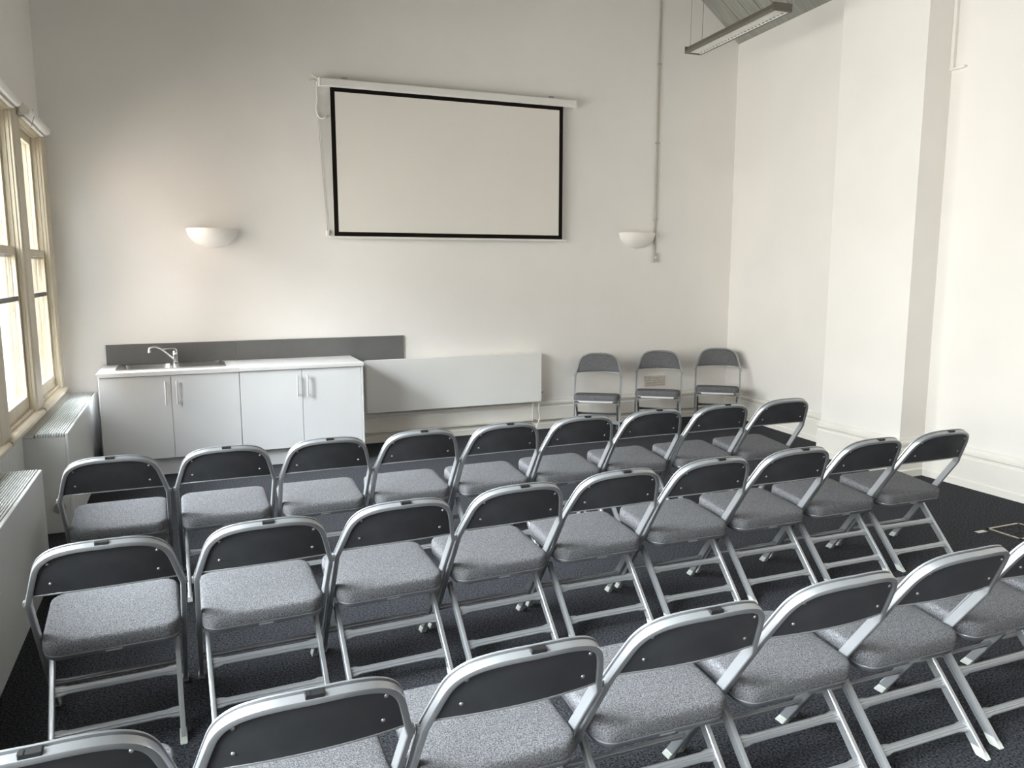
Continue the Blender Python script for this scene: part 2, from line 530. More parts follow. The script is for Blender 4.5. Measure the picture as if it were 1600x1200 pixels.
# roller blinds under the head board
for i, (a, b) in enumerate(WIN[:2]):
    R = empty('roller_blind', (XL + 0.088, (a + b) / 2 - 0.08, ZH + 0.035))
    hwb = (b - a) / 2 + 0.0
    MB().lathe([(0.0, -hwb), (0.030, -hwb), (0.032, -hwb + 0.004), (0.032, hwb - 0.004), (0.030, hwb), (0.0, hwb)], (0, 0, 0), 20, 'y').build('cassette', 'blind', R, smooth=40)
    MB().box(-0.036, -0.010, -hwb + 0.02, hwb - 0.02, -0.045, -0.024).build('bottom_bar', 'grey_pl', R, bevel=0.003)
    for s in (-1, 1):
        MB().box(-0.040, 0.006, s * (hwb - 0.012) - 0.004, s * (hwb - 0.012) + 0.004, -0.03, 0.034).build('bracket', 'white_pl', R)
    if i == 0:
        MB().tube([(0.022, -0.28, 0.03), (0.03, -0.283, -0.02), (0.005, -0.30, -0.10)], 0.0018, 6).build('pull_cord', 'bar', R)
    tag(R, ['rolled up white blind above the window nearest the sink corner', 'rolled up white blind above the second window from the sink'][i], 'blind', 'roller blinds')

# ================================================================ CONVECTOR HEATERS under the windows
def convector(x1, y0, y1, zt, label):
    x0 = XL + 0.004
    C = empty('convector_heater', ((x0 + x1) / 2, (y0 + y1) / 2, 0))
    cx, cyy = C.location.x, C.location.y
    hx, hy = (x1 - x0) / 2, (y1 - y0) / 2
    MB().box(-hx, -hx + 0.075, -hy, hy, zt - 0.02, zt).build('top_shelf', 'conv', C, bevel=0.003)
    MB().box(hx - 0.018, hx, -hy, hy, 0.0, zt).build('front_panel', 'conv', C, bevel=0.004)
    MB().box(-hx, hx - 0.018, -hy, -hy + 0.018, 0.0, zt - 0.022).build('end_panel', 'conv', C, bevel=0.002)
    MB().box(-hx, hx - 0.018, hy - 0.018, hy, 0.0, zt - 0.022).build('end_panel', 'conv', C, bevel=0.002)
    MB().box(-hx + 0.002, hx - 0.02, -hy + 0.02, hy - 0.02, zt - 0.16, zt - 0.10).build('heating_element', 'convdark', C)
    n = 11
    xs0, xs1 = -hx + 0.082, hx - 0.020
    sm = MB().box(-0.0036, 0.0036, -hy - 0.004, hy, -0.022, 0.0).mesh('slat', 'conv')
    for i in range(n):
        o = obj('slat', sm, C)
        o.location = (xs0 + (xs1 - xs0) * (i + 0.5) / n, 0, zt + 0.002)
    for yy in (-hy + 0.02, 0, hy - 0.02):
        MB().box(xs0, xs1, yy - 0.006, yy + 0.006, zt - 0.040, zt - 0.022).build('slat_support', 'conv', C)
    tag(C, label, 'heater', 'convector heaters under the windows')
    return C
cf = convector(-0.728, 5.55, 7.385, 0.640, 'white convector heater with slatted top beside the kitchen cabinets')
convector(-0.752, 2.60, 4.72, 0.604, 'white convector heater with slatted top nearest the viewer on the left')
MB().lathe([(0.0, -0.012), (0.030, -0.010), (0.034, -0.004), (0.034, 0.0)], (0.055, -0.9175, 0.165), 20, 'y').build('pipe_cover', 'conduit', cf, smooth=40)
# boarded recess between the heaters
RB = empty('recess_panelling', (XL, 5.13, 0))
for i in range(4):
    y0 = 4.73 + i * 0.203
    MB().box(0.0, 0.022, y0 - 5.13, y0 + 0.197 - 5.13, 0.0, 0.66).build('panel', 'conv', RB, bevel=0.003)
tag(RB, 'pale boarded panel under the window between two heaters', 'panelling', kind='structure')

# ================================================================ KITCHENETTE
YD = 6.80           # door front
def cabinet(x0, x1, label, end_right):
    C = empty('base_cabinet', ((x0 + x1) / 2, (YD + 7.38) / 2, 0))
    cx, cyy = C.location.x, C.location.y
    hw = (x1 - x0) / 2
    yb, yf = 7.37 - cyy, YD + 0.020 - cyy
    t = 0.018
    m = MB().box(-hw, -hw + t, yf, yb, 0.148, 0.824).box(hw - t, hw, yf, yb, 0.148, 0.824)
    m.box(-hw + t, hw - t, yf, yb, 0.148, 0.166).box(-hw + t, hw - t, yb - 0.008, yb, 0.166, 0.824)
    m.box(-hw + t, hw - t, yf, yf + 0.06, 0.806, 0.824)
    m.build('carcass', 'cab', C)
    MB().box(-hw, hw, yf + 0.05, yf + 0.068, 0.0, 0.147).build('plinth', 'cab', C)
    for s in (-1, 1):
        d0, d1 = (-hw + 0.0015, -0.0015) if s < 0 else (0.0015, hw - 0.0015)
        d = MB().box(d0, d1, YD - cyy, YD + 0.018 - cyy, 0.150, 0.820).build('door', 'cab', C, bevel=0.0015, segs=1)
        hx = s * 0.042
        m = MB().tube([(hx, YD - 0.034 - cyy, 0.590), (hx, YD - 0.034 - cyy, 0.775)], 0.0062, 12)
        for z in (0.610, 0.755):
            m.tube([(hx, YD - 0.034 - cyy, z), (hx, YD + 0.001 - cyy, z)], 0.0048, 8)
        m.build('handle', 'handle', d, smooth=60)
    if end_right:
        MB().box(hw + 0.001, hw + 0.019, YD - 0.002 - cyy, 7.385 - cyy, 0.0, 0.824).build('end_panel', 'cab', C, bevel=0.001, segs=1)
    tag(C, label, 'cabinet', 'kitchen base cabinets')
cabinet(-0.660, 0.376, 'white two-door base cabinet under the sink', False)
cabinet(0.378, 1.380, 'white two-door base cabinet beside the wall radiator', True)

# worktop in two lengths; the left one is cut out for the sink bowl
def worktop(x0, x1, hole, label):
    y0, y1, z0, z1 = 6.775, 7.388, 0.826, 0.858
    mb = MB()
    if hole:
        a, b, c, d = hole
        mb.box(x0, a, y0, y1, z0, z1).box(b, x1, y0, y1, z0, z1).box(a, b, y0, c, z0, z1).box(a, b, d, y1, z0, z1)
        o = mb.build('worktop', 'worktop')
    else:
        o = mb.box(x0, x1, y0, y1, z0, z1).build('worktop', 'worktop', bevel=0.004)
    return tag(o, label, 'worktop', 'kitchen worktops')
worktop(-0.668, 0.3765, (-0.505, -0.125, 6.965, 7.300), 'pale worktop length holding the steel sink')
worktop(0.3775, 1.405, None, 'bare pale worktop length to the right of the sink')

for x0, x1, lab in ((-0.640, 0.388, 'grey laminate splashback panel behind the sink and tap'), (0.390, 1.922, 'long grey laminate splashback panel reaching past the cabinets above the radiator')):
    tag(box('splashback', 'splash', x0, x1, 7.392, YB - 0.0005, 0.80, 1.028, bevel=0.0015, segs=1), lab, 'splashback', 'splashback panels')

# sink: rim, bowl, drainer ribs
S = empty('sink', (-0.12, 7.13, 0.858))
def rrect(x0, x1, y0, y1, r, n=5):
    out = []
    for (cx, cyy, a0) in ((x1 - r, y1 - r, 0), (x0 + r, y1 - r, 90), (x0 + r, y0 + r, 180), (x1 - r, y0 + r, 270)):
        for i in range(n + 1):
            a = math.radians(a0 + 90 * i / n)
            out.append((cx + r * math.cos(a), cyy + r * math.sin(a)))
    return out
mb = MB()
o_ = rrect(-0.43, 0.405, -0.205, 0.205, 0.04)
o2 = rrect(-0.42, 0.395, -0.195, 0.195, 0.035)
i1 = rrect(-0.385, -0.008, -0.165, 0.170, 0.06)
i2 = rrect(-0.378, -0.015, -0.158, 0.163, 0.055)
i3 = rrect(-0.36, -0.03, -0.14, 0.145, 0.05)
k = len(o_)
rings = [[(x, y, 0.0015) for x, y in o_], [(x, y, 0.007) for x, y in o2], [(x, y, 0.004) for x, y in i1], [(x, y, -0.006) for x, y in i2], [(x, y, -0.15) for x, y in i3]]
vs_, fs_ = [], []
for r in rings:
    vs_ += r
for i in range(len(rings) - 1):
    for j in range(k):
        fs_.append((i * k + j, i * k + (j + 1) % k, (i + 1) * k + (j + 1) % k, (i + 1) * k + j))
fs_.append(tuple(range(4 * k, 5 * k)))
mb.add(vs_, fs_)
mb.build('basin', 'steel', S, smooth=35)
dr = MB()
for i in range(9):
    y = -0.14 + i * 0.035
    dr.box(0.04, 0.36, y - 0.005, y + 0.005, 0.0045, 0.0085)
dr.build('drainer_ribs', 'steel', S, bevel=0.0015, segs=1)
MB().lathe([(0.0, 0.0), (0.035, 0.0), (0.038, 0.003), (0.030, 0.006), (0.0, 0.004)], (-0.195, 0.0, -0.149), 20).build('waste', 'chrome', S, smooth=40)
MB().lathe([(0.0, 0.0), (0.020, 0.0), (0.020, 0.010), (0.012, 0.014), (0.0, 0.014)], (0.345, 0.165, 0.004), 16).build('overflow_plug', 'chrome', S, smooth=40)
tag(S, 'stainless steel inset sink with drainer set in the worktop', 'sink')

T = empty('mixer_tap', (-0.105, 7.305, 0.8655))
MB().lathe([(0.0, 0.0), (0.027, 0.0), (0.027, 0.006), (0.021, 0.012), (0.020, 0.060), (0.023, 0.066), (0.023, 0.092), (0.016, 0.104), (0.0, 0.106)], (0, 0, 0), 20).build('body', 'chrome', T, smooth=40)
sp = []
for i in range(15):
    t_ = i / 14
    sp.append((-0.012 - 0.185 * t_, -0.035 * t_, 0.030 + 0.115 * math.sin(min(1, t_ * 1.15) * math.pi / 2) - 0.02 * max(0, t_ - 0.8) * 5 * 0.5))
MB().tube(sp + [(-0.200, -0.036, 0.112)], 0.0085, 10).build('spout', 'chrome', T, smooth=60)
MB().lathe([(0.0, 0.0), (0.012, 0.0), (0.013, 0.012), (0.011, 0.022), (0.0, 0.024)], (-0.199, -0.0355, 0.096), 14).build('aerator', 'chrome', T, smooth=40)
MB().tube([(0.012, 0, 0.090), (0.012, 0, 0.112), (0.002, 0, 0.121), (-0.04, -0.006, 0.122), (-0.100, -0.010, 0.119)], 0.0058, 8).build('lever', 'chrome', T, smooth=60)
tag(T, 'chrome lever mixer tap with curved spout behind the sink', 'tap')

# ================================================================ RADIATOR on the end wall
R = empty('panel_radiator', (2.43, 7.345, 0.31))
hw = 0.903
MB().box(-hw, hw, -0.065, -0.045, 0.0, 0.505).build('front_panel', 'rad', R, bevel=0.005)
MB().box(-hw + 0.01, hw - 0.01, 0.015, 0.030, 0.01, 0.495).build('rear_panel', 'rad', R, bevel=0.004)
for s in (-1, 1):
    MB().box(s * hw - 0.004 if s > 0 else -hw, s * hw if s > 0 else -hw + 0.004, -0.045, 0.018, 0.012, 0.493).build('side_cover', 'rad', R)
tg = MB().box(-hw + 0.006, hw - 0.006, -0.044, 0.014, 0.488, 0.493)
tg.build('top_grille', 'rad', R)
MB().box(-hw + 0.02, hw - 0.02, -0.030, 0.008, 0.02, 0.46).build('convector_fins', 'convdark', R)
for s in (-0.6, 0.6):
    MB().box(s - 0.02, s + 0.02, 0.030, 0.0645, 0.1, 0.42).build('wall_bracket', 'rad', R)
m = MB().tube([(0.83, -0.01, 0.02), (0.83, -0.01, -0.06), (0.83, -0.005, -0.205)], 0.009, 10)
m.build('supply_pipe', 'pipe', R, smooth=60)
m = MB().tube([(0.905, -0.01, 0.03), (0.900, -0.01, -0.03), (0.885, -0.025, -0.09), (0.900, -0.03, -0.16), (0.885, -0.03, -0.22), (0.85, -0.03, -0.30)], 0.006, 8)
m.build('drain_hose', 'pipe', R, smooth=60)
MB().lathe([(0.0, 0.0), (0.012, 0.0), (0.013, 0.02), (0.010, 0.045), (0.0, 0.047)], (hw - 0.002, 0.0, 0.085), 12, 'x').build('vent_valve', 'grey_pl', R, smooth=40)
tag(R, 'long white panel radiator mounted low on the end wall', 'radiator')

# ================================================================ WALL UPLIGHTERS
def uplighter(xc, zt, label):
    U = empty('wall_uplighter', (xc, YB, zt))
    n = 24
    prof = []
    for i in range(10):
        a = math.pi / 2 * i / 9
        prof.append((math.cos(a), -math.sin(a)))
    mb = MB()
    for (R_, D_, H_, inv) in ((0.213, 0.165, 0.165, False), (0.203, 0.155, 0.155, True)):
        vs_, fs_ = [], []
        for (c, s) in prof:
            for j in range(n + 1):
                a = math.pi + math.pi * j / n
                vs_.append((R_ * c * math.cos(a), D_ * c * math.sin(a), H_ * s))
        for i in range(len(prof) - 1):
            for j in range(n):
                fs_.append((i * (n + 1) + j, i * (n + 1) + j + 1, (i + 1) * (n + 1) + j + 1, (i + 1) * (n + 1) + j))
        mb.add(vs_, fs_)
    k = (n + 1) * len(prof)
    mb.f += [(j, j + 1, k + j + 1, k + j) for j in range(n)]
    mb.build('bowl', 'plaster', U, smooth=50)
    MB().box(-0.09, 0.09, -0.012, -0.001, -0.11, -0.03).build('back_plate', 'white_pl', U, bevel=0.002)
    MB().tube([(-0.07, -0.07, -0.055), (0.07, -0.07, -0.055)], 0.013, 12).build('lamp_tube', 'white_pl', U, smooth=60)
    for s in (-1, 1):
        MB().box(s * 0.068 - 0.006, s * 0.068 + 0.006, -0.072, -0.010, -0.072, -0.060).build('lamp_holder', 'white_pl', U)
    tag(U, label, 'wall lamp', 'plaster uplighters')
uplighter(0.252, 2.006, 'white half-bowl wall uplighter above the sink cabinets')
uplighter(4.496, 2.040, 'white half-bowl wall uplighter beside the vertical conduit')

# ================================================================ PROJECTION SCREEN
P = empty('projection_screen', (2.43, 7.36, 1.94))
ox, oy, oz = P.location
YS = 7.330 - oy
MB().prism([(-1.232, 1.312), (1.283, 1.312), (1.283, 1.385), (-1.232, 1.385)], -0.050, 0.040).build('case', 'white_pl', P, bevel=0.010, segs=3)
for x in (-1.238, 1.281):
    MB().box(x, x + 0.008, -0.052, 0.042, 1.309, 1.388).build('end_cap', 'white_pl', P, bevel=0.004)
for x in (-1.0, 1.05):
    MB().box(x - 0.025, x + 0.025, 0.036, 0.049, 1.33, 1.42).build('wall_bracket', 'grey_pl', P)
X0, X1, Z0, Z1 = 1.285 - ox, 3.575 - ox, 1.957 - oz, 3.256 - oz
bwid = 0.040
MB().box(X0 + bwid, X1 - bwid, YS, YS + 0.0012, Z0 + bwid - 0.002, Z1 - bwid).build('fabric', 'screen', P)
bd = MB().box(X0, X0 + bwid, YS, YS + 0.0012, Z0, Z1).box(X1 - bwid, X1, YS, YS + 0.0012, Z0, Z1)
bd.box(X0 + bwid, X1 - bwid, YS, YS + 0.0012, Z0, Z0 + bwid - 0.002).box(X0 + bwid, X1 - bwid, YS, YS + 0.0012, Z1 - bwid, Z1)
bd.build('border', 'black', P)
MB().box(X0 - 0.045, X1 + 0.045, YS - 0.008, YS + 0.010, Z0 - 0.022, Z0 - 0.0005).build('bottom_bar', 'white_pl', P, bevel=0.006, segs=3)
tag(P, 'white pull-down projection screen with black border on the end wall', 'screen')
# cable and switch at its left end
K = P
KO = Vector((1.20, 7.39, 1.98)) - P.location
c1 = [(0.035, -0.010, 1.335), (0.022, -0.02, 1.34), (-0.012, -0.008, 1.32), (-0.022, 0.0, 1.24), (-0.016, 0.0, 1.16), (-0.03, 0.0, 1.10), (-0.015, 0.0, 1.03), (0.02, -0.002, 1.01), (0.045, -0.004, 1.025)]
def smoothpath(pts, n=6):
    out = []
    P_ = [Vector(p) for p in pts]
    for i in range(len(P_) - 1):
        p0, p1, p2, p3 = P_[max(i - 1, 0)], P_[i], P_[i + 1], P_[min(i + 2, len(P_) - 1)]
        for j in range(n):
            t_ = j / n
            out.append(0.5 * ((2 * p1) + (-p0 + p2) * t_ + (2 * p0 - 5 * p1 + 4 * p2 - p3) * t_ ** 2 + (-p0 + 3 * p1 - 3 * p2 + p3) * t_ ** 3))
    out.append(P_[-1])
    return out
MB().tube(smoothpath(c1), 0.0075, 8).build('looped_cable', 'white_pl', K, smooth=60, loc=KO)
MB().tube(smoothpath([(-0.085, 0.012, 1.33), (-0.05, 0.0, 1.335), (-0.012, -0.008, 1.325)]), 0.005, 8).build('lead', 'grey_pl', K, smooth=60, loc=KO)
MB().tube(smoothpath([(-0.06, 0.014, 1.385), (-0.03, 0.0, 1.36), (0.01, -0.01, 1.335)]), 0.006, 8).build('lead', 'white_pl', K, smooth=60, loc=KO)
MB().tube([(-0.018, 0.006, 1.03), (0.010, 0.006, 0.5), (0.034, 0.006, 0.03)], 0.0022, 6).build('hanging_lead', 'conduit', K, loc=KO)
MB().box(0.022, 0.048, -0.008, 0.016, -0.02, 0.028).build('cable_switch', 'white_pl', K, bevel=0.005, loc=KO)

# conduit with switch box on the end wall
Cn = empty('wall_conduit', (4.722, YB, 1.83))
MB().tube([(0, -0.013, 0.0), (0, -0.013, 2.97)], 0.0105, 12).build('conduit_pipe', 'conduit', Cn, smooth=60)
for z in (0.35, 1.15, 1.95, 2.7):
    MB().box(-0.019, 0.019, -0.027, -0.0005, z - 0.009, z + 0.009).build('saddle_clip', 'conduit', Cn, bevel=0.003)
bx = MB().box(-0.030, 0.030, -0.036, -0.0005, -0.098, 0.0).build('switch_box', 'grey_pl', Cn, bevel=0.004)
MB().box(-0.010, 0.010, -0.042, -0.035, -0.062, -0.036).build('rocker', 'white_pl', bx, bevel=0.002)
tag(Cn, 'slim vertical conduit running down the end wall to a small switch', 'conduit')

# vent grille behind the wall chairs
V = empty('wall_vent', (4.765, YB, 0.375))
MB().box(-0.135, 0.135, -0.010, -0.0005, 0.0, 0.115).build('plate', 'vent', V, bevel=0.003)
for i in range(4):
    z = 0.018 + i * 0.026
    MB().box(-0.120, 0.120, -0.015, -0.009, z - 0.005, z + 0.005).build('slat', 'vent', V, bevel=0.002, segs=1)
tag(V, 'painted-over vent grille low on the end wall behind a chair', 'vent')

# trunking in the angle beside the pilaster
Tk = empty('cable_trunking', (XR, PY0, 3.15))
MB().box(-0.028, -0.0005, -0.030, -0.001, 0.0, 0.95).build('cover', 'wall', Tk, bevel=0.003)
MB().box(-0.034, -0.0005, -0.13, -0.001, -0.012, 0.004).build('end_stop', 'wall', Tk, bevel=0.003)
tag(Tk, 'narrow painted cable trunking high up beside the pilaster', 'trunking')

# ================================================================ SUSPENDED LIGHT
fa, fb_ = Vector((4.419, 6.36, 3.60)), Vector((4.328, 5.085, 3.60))
mid = (fa + fb_) / 2
d = fa - fb_
L = Matrix.Rotation(0, 4, 'Z')
FX = empty('pendant_luminaire', mid, math.atan2(-d.x, d.y))
hl = d.length / 2
MB().prism([(-0.085, 0.0), (-0.062, 0.0), (-0.050, 0.035), (0.050, 0.035), (0.062, 0.0), (0.085, 0.0), (0.088, 0.016), (0.060, 0.060), (-0.060, 0.060), (-0.088, 0.016)], -hl, hl).build('housing', 'lamp', FX)
for s in (-1, 1):
    MB().box(-0.088, 0.088, s * hl - (0.0 if s < 0 else 0.0) - 0.006, s * hl + 0.006, -0.001, 0.061).build('end_cap', 'lamp', FX, bevel=0.004)
MB().tube([(0, -hl + 0.03, 0.023), (0, hl - 0.03, 0.023)], 0.008, 12).build('fluorescent_tube', 'white_pl', FX, smooth=60)
bm_ = MB().prism([(-0.060, 0.001), (0.060, 0.001), (0.049, 0.026), (-0.049, 0.026)], -0.0014, 0.0014).mesh('louvre_blade', 'louvre')
nbl = 26
for i in range(nbl):
    o = obj('louvre_blade', bm_, FX)
    o.location = (0, -hl + 0.04 + (2 * hl - 0.08) * i / (nbl - 1), 0)
for s in (-1, 1):
    MB().box(s * 0.0615 - 0.0014, s * 0.0615 + 0.0014, -hl + 0.02, hl - 0.02, 0.0, 0.010).build('louvre_rail', 'louvre', FX)
for y in (hl - 0.14, -hl + 0.14):
    x_l, y_l = 0.0, y
    zc = cz(mid.x + 0.02, mid.y + y) - 3.60
    MB().tube([(0.0, y, 0.058), (0.03, y, zc - 0.02)], 0.0026, 6).build('suspension_wire', 'wire', FX)
MB().tube([(-0.045, hl - 0.02, 0.058), (-0.035, hl - 0.02, cz(mid.x, mid.y + hl) - 3.60)], 0.0020, 6).build('power_cord', 'wire', FX)
tag(FX, 'long grey louvred light fitting hung on wires below the ceiling', 'ceiling light')

# ================================================================ FLOOR BOX and tape
B = empty('floor_box', (4.83, 3.235, 0.0))
fw, fd = 0.150, 0.115
m = MB().box(-fw, -fw + 0.016, -fd, fd, 0, 0.005).box(fw - 0.016, fw, -fd, fd, 0, 0.005).box(-fw, fw, -fd, -fd + 0.016, 0, 0.005).box(-fw, fw, fd - 0.016, fd, 0, 0.005)
m.build('frame', 'brass', B)
MB().box(-fw + 0.018, fw - 0.018, -fd + 0.018, fd - 0.018, 0.0005, 0.0035).build('lid', 'carpet', B)
tag(B, 'flush floor outlet box with metal rim near the right wall', 'floor box')
tag(MB().box(-0.038, 0.038, -0.016, 0.016, 0.0, 0.0015).build('tape_strip', 'tape', loc=(4.597, 3.325, 0.0005)), 'short strip of pale tape on the carpet by the floor box', 'tape')

# ================================================================ FOLDING CHAIRS
CH_D, CH_B = 0.018, 0.0170
SEC = [(0.0, -0.0145), (0.0025, -CH_B), (0.013, -CH_B), (0.0172, -0.0150), (CH_D, -0.0125), (CH_D, 0.0035), (0.0095, 0.0048), (0.0095, 0.0090), (CH_D, 0.0105), (CH_D, 0.0145), (0.0150, CH_B), (0.0025, CH_B), (0.0, 0.0145)]

def y_back(x, z):
    return 0.136 - (z - 0.577) * 0.48 - 0.035 * (1 - min(1, (x / 0.235) ** 2))

half = [(0.0, 0.7865), (0.055, 0.7858), (0.105, 0.780), (0.148, 0.767), (0.181, 0.744), (0.204, 0.710), (0.220, 0.660), (0.234, 0.608), (0.2445, 0.572)]
hp_ = smoothpath([(x, 0, z) for x, z in half], 5)
outline = [(p.x, p.z) for p in hp_]
half3 = [Vector((x, y_back(x, z), z)) for x, z in outline]
end_y, end_z = half3[-1].y, half3[-1].z
leg_dir = Vector((0.236 - 0.2445, 0.523 - end_y, 0.012 - end_z))
half3 += [half3[-1] + leg_dir * t_ for t_ in (0.03, 0.10, 0.4, 0.7, 1.0)]
full = [Vector((-p.x, p.y, p.z)) for p in reversed(half3[1:])] + half3

def sweep_frame(path):
    N, F = [], []
    for i, p in enumerate(path):
        t_ = (path[min(i + 1, len(path) - 1)] - path[max(i - 1, 0)]).normalized()
        up_ = min(1, max(0, (p.z - 0.55) / 0.06))
        f0 = Vector((0, 0.83, 0.557)).lerp(Vector((0, 0.90, 0.43)), up_)
        f_ = (f0 - t_ * f0.dot(t_)).normalized()
        n_ = t_.cross(f_).normalized()
        ref = Vector((p.x, 0, (p.z - 0.60) * 2 if p.z > 0.6 else 0))
        if n_.dot(ref) < 0:
            n_ = -n_
        N.append(n_)
        F.append(f_)
    inner = [p - n * CH_D for p, n in zip(path, N)]
    return inner, N, F

inner, N_, F_ = sweep_frame(full)
ME = {}
ME['frame'] = MB().sweep(inner, SEC, N_, F_).mesh('frame', 'frame', smooth=40)

# inner outline half-width as a function of z
inn = sorted([(p.z, abs(p.x)) for p in inner if p.z > 0.56 and p.x >= 0])
def w_in(z):
    for (z0, x0), (z1, x1) in zip(inn, inn[1:]):
        if z0 <= z <= z1:
            return x0 + (x1 - x0) * (z - z0) / max(1e-6, z1 - z0)
    return inn[0][1] if z < inn[0][0] else 0.0
ztop_in = max(z for z, x in inn)

def back_sheet(inset, f_rear, f_front, bulge, name, material, z_low=0.600):
    rows = 12
    nu = 14
    def surf(u, v):
        zt = ztop_in - inset
        # denser rows near the top where the outline closes
        z = z_low + inset + (zt - z_low - inset) * (1 - (1 - v) ** 1.6)
        wv = max(0.03, w_in(min(z, ztop_in - 1e-4)) - inset)
        if v >= 1:
            wv = max(0.03, w_in(zt - 0.0015) - inset)
        x = u * wv
        z2 = z + 0.010 * (1 - u * u) * (1 - v)
        return x, z2
    Fv = Vector((0, 0.90, 0.43))
    mb = MB()
    layers = []
    for (off, bl) in ((f_rear, 0.0), (f_front, bulge)):
        vs_ = []
        for i in range(rows + 1):
            v = i / rows
            for j in range(nu + 1):
                u = -1 + 2 * j / nu
                x, z = surf(u, v)
                e = (1 - abs(u) ** 6) * (1 - abs(2 * v - 1) ** 6)
                vs_.append(Vector((x, y_back(x, z), z)) + Fv * (off + bl * e))
        layers.append(vs_)
    n1 = (rows + 1) * (nu + 1)
    idx = lambda l, i, j: l * n1 + i * (nu + 1) + j
    fs_ = []
    for i in range(rows):
        for j in range(nu):
            fs_.append((idx(0, i, j), idx(0, i, j + 1), idx(0, i + 1, j + 1), idx(0, i + 1, j)))
            fs_.append((idx(1, i, j), idx(1, i + 1, j), idx(1, i + 1, j + 1), idx(1, i, j + 1)))
    for j in range(nu):
        fs_.append((idx(0, 0, j), idx(1, 0, j), idx(1, 0, j + 1), idx(0, 0, j + 1)))
        fs_.append((idx(0, rows, j), idx(0, rows, j + 1), idx(1, rows, j + 1), idx(1, rows, j)))
    for i in range(rows):
        fs_.append((idx(0, i, 0), idx(0, i + 1, 0), idx(1, i + 1, 0), idx(1, i, 0)))
        fs_.append((idx(0, i, nu), idx(1, i, nu), idx(1, i + 1, nu), idx(0, i + 1, nu)))
    mb.add(layers[0] + layers[1], fs_)
    return mb.mesh(name, material, smooth=45)
ME['back_panel'] = back_sheet(-0.001, -0.006, 0.001, 0.0, 'back_panel', 'panel')
ME['back_cushion'] = back_sheet(0.002, 0.0015, 0.012, 0.012, 'back_cushion', 'fabric')
hem = []
for i in range(17):
    u = -1 + 2 * i / 16
    x = u * (w_in(0.601) - 0.001)
    z = 0.599 + 0.010 * (1 - u * u)
    hem.append(Vector((x, y_back(x, z), z)) + Vector((0, 0.9, 0.43)) * -0.004)
ME['back_hem'] = MB().tube(hem, 0.0042, 6).mesh('back_hem', 'frame', smooth=60)

def rear_dir():
    return Vector((0, 0.079 - 0.335, 0.010 - 0.285)).normalized()
RLEG = {}
for s in (-1, 1):
    p0, p1 = Vector((s * 0.196, 0.335, 0.285)), Vector((s * 0.196, 0.079, 0.010))
    dd = (p1 - p0).normalized()
    f_ = Vector((s, 0, 0)).cross(dd).normalized()
    if f_.y < 0:
        f_ = -f_
    RLEG[s] = MB().sweep([p0, p0.lerp(p1, 0.5), p1], SEC, [Vector((s, 0, 0))] * 3, [f_] * 3).mesh('rear_leg', 'frame', smooth=40)
BAR = [(0.0, -0.014), (0.007, -0.014), (0.009, -0.0115), (0.0055, -0.006), (0.0055, -0.0045), (0.009, -0.002), (0.009, 0.002), (0.0055, 0.0045), (0.0055, 0.006), (0.009, 0.0115), (0.007, 0.014), (0.0, 0.014)]
def bar(y, z, along, w_, name):
    nrm = Vector((0, along.z, -along.y))
    if nrm.y > 0:
        nrm = -nrm
    xs = [-w_, -w_ + 0.025, -w_ + 0.045, w_ - 0.045, w_ - 0.025, w_]
    sc = [1.35, 1.30, 1.0, 1.0, 1.30, 1.35]
    return MB().sweep([Vector((x, y, z)) for x in xs], BAR, [nrm] * 6, [along] * 6, scales=sc).mesh(name, 'frame', smooth=40)
rd = (Vector((0, 0.335, 0.285)) - Vector((0, 0.079, 0.010))).normalized()
def on_rear(z):
    t_ = (z - 0.010) / 0.275
    return 0.079 + 0.256 * t_
ME['bar_u'] = bar(on_rear(0.188), 0.188, rd, 0.200, 'crossbar')
ME['bar_l'] = bar(on_rear(0.078), 0.078, rd, 0.200, 'crossbar')
fd_ = Vector((0, -leg_dir.y, -leg_dir.z)).normalized()
zf = 0.135
tfr = (end_z - zf) / (end_z - 0.012)
yfr = end_y + leg_dir.y * tfr
ME['bar_f'] = bar(yfr, zf, fd_, 0.222, 'crossbar')

# seat: pan and cushion, tilted gently to the rear
def slab(w_, d_, r, loops, dome, name, material):
    rings = []
    for (ins, z) in loops:
        pts = rrect(-w_ / 2 + ins, w_ / 2 - ins, -d_ / 2 + ins, d_ / 2 - ins, max(0.012, r - ins), 7)
        rings.append([(x, y, z) for x, y in pts])
    k = len(rings[0])
    zt = loops[-1][1]
    for (sc, up_) in ((0.80, 0.55), (0.5, 0.9), (0.2, 1.0)):
        rings.append([(x * sc, y * sc, zt + dome * up_) for x, y, _ in rings[len(loops) - 1]])
    vs_, fs_ = [], []
    for q in rings:
        vs_ += q
    for i in range(len(rings) - 1):
        for j in range(k):
            fs_.append((i * k + j, i * k + (j + 1) % k, (i + 1) * k + (j + 1) % k, (i + 1) * k + j))
    fs_.append(tuple(range(k)))
    fs_.append(tuple(range((len(rings) - 1) * k, len(rings) * k)))
    tilt = Matrix.Translation((0, 0.385, 0.352)) @ Matrix.Rotation(math.radians(5.0), 4, 'X')
    vs_ = [tilt @ Vector(v) for v in vs_]
    return MB().add(vs_, fs_).mesh(name, material, smooth=50)
SW, SD = 0.436, 0.378
ME['seat_pan'] = slab(SW - 0.004, SD - 0.004, 0.055, [(0.02, -0.016), (0.003, -0.014), (0.0, -0.011), (0.0, 0.004), (0.003, 0.0065), (0.02, 0.0065)], 0.0, 'seat_pan', 'pan')
ME['seat_cushion'] = slab(SW + 0.006, SD + 0.008, 0.060, [(0.006, 0.0065), (0.001, 0.0075), (-0.001, 0.012), (-0.001, 0.044), (0.0008, 0.0515), (0.0045, 0.0570), (0.011, 0.0602), (0.030, 0.0622)], 0.005, 'seat_cushion', 'fabric')
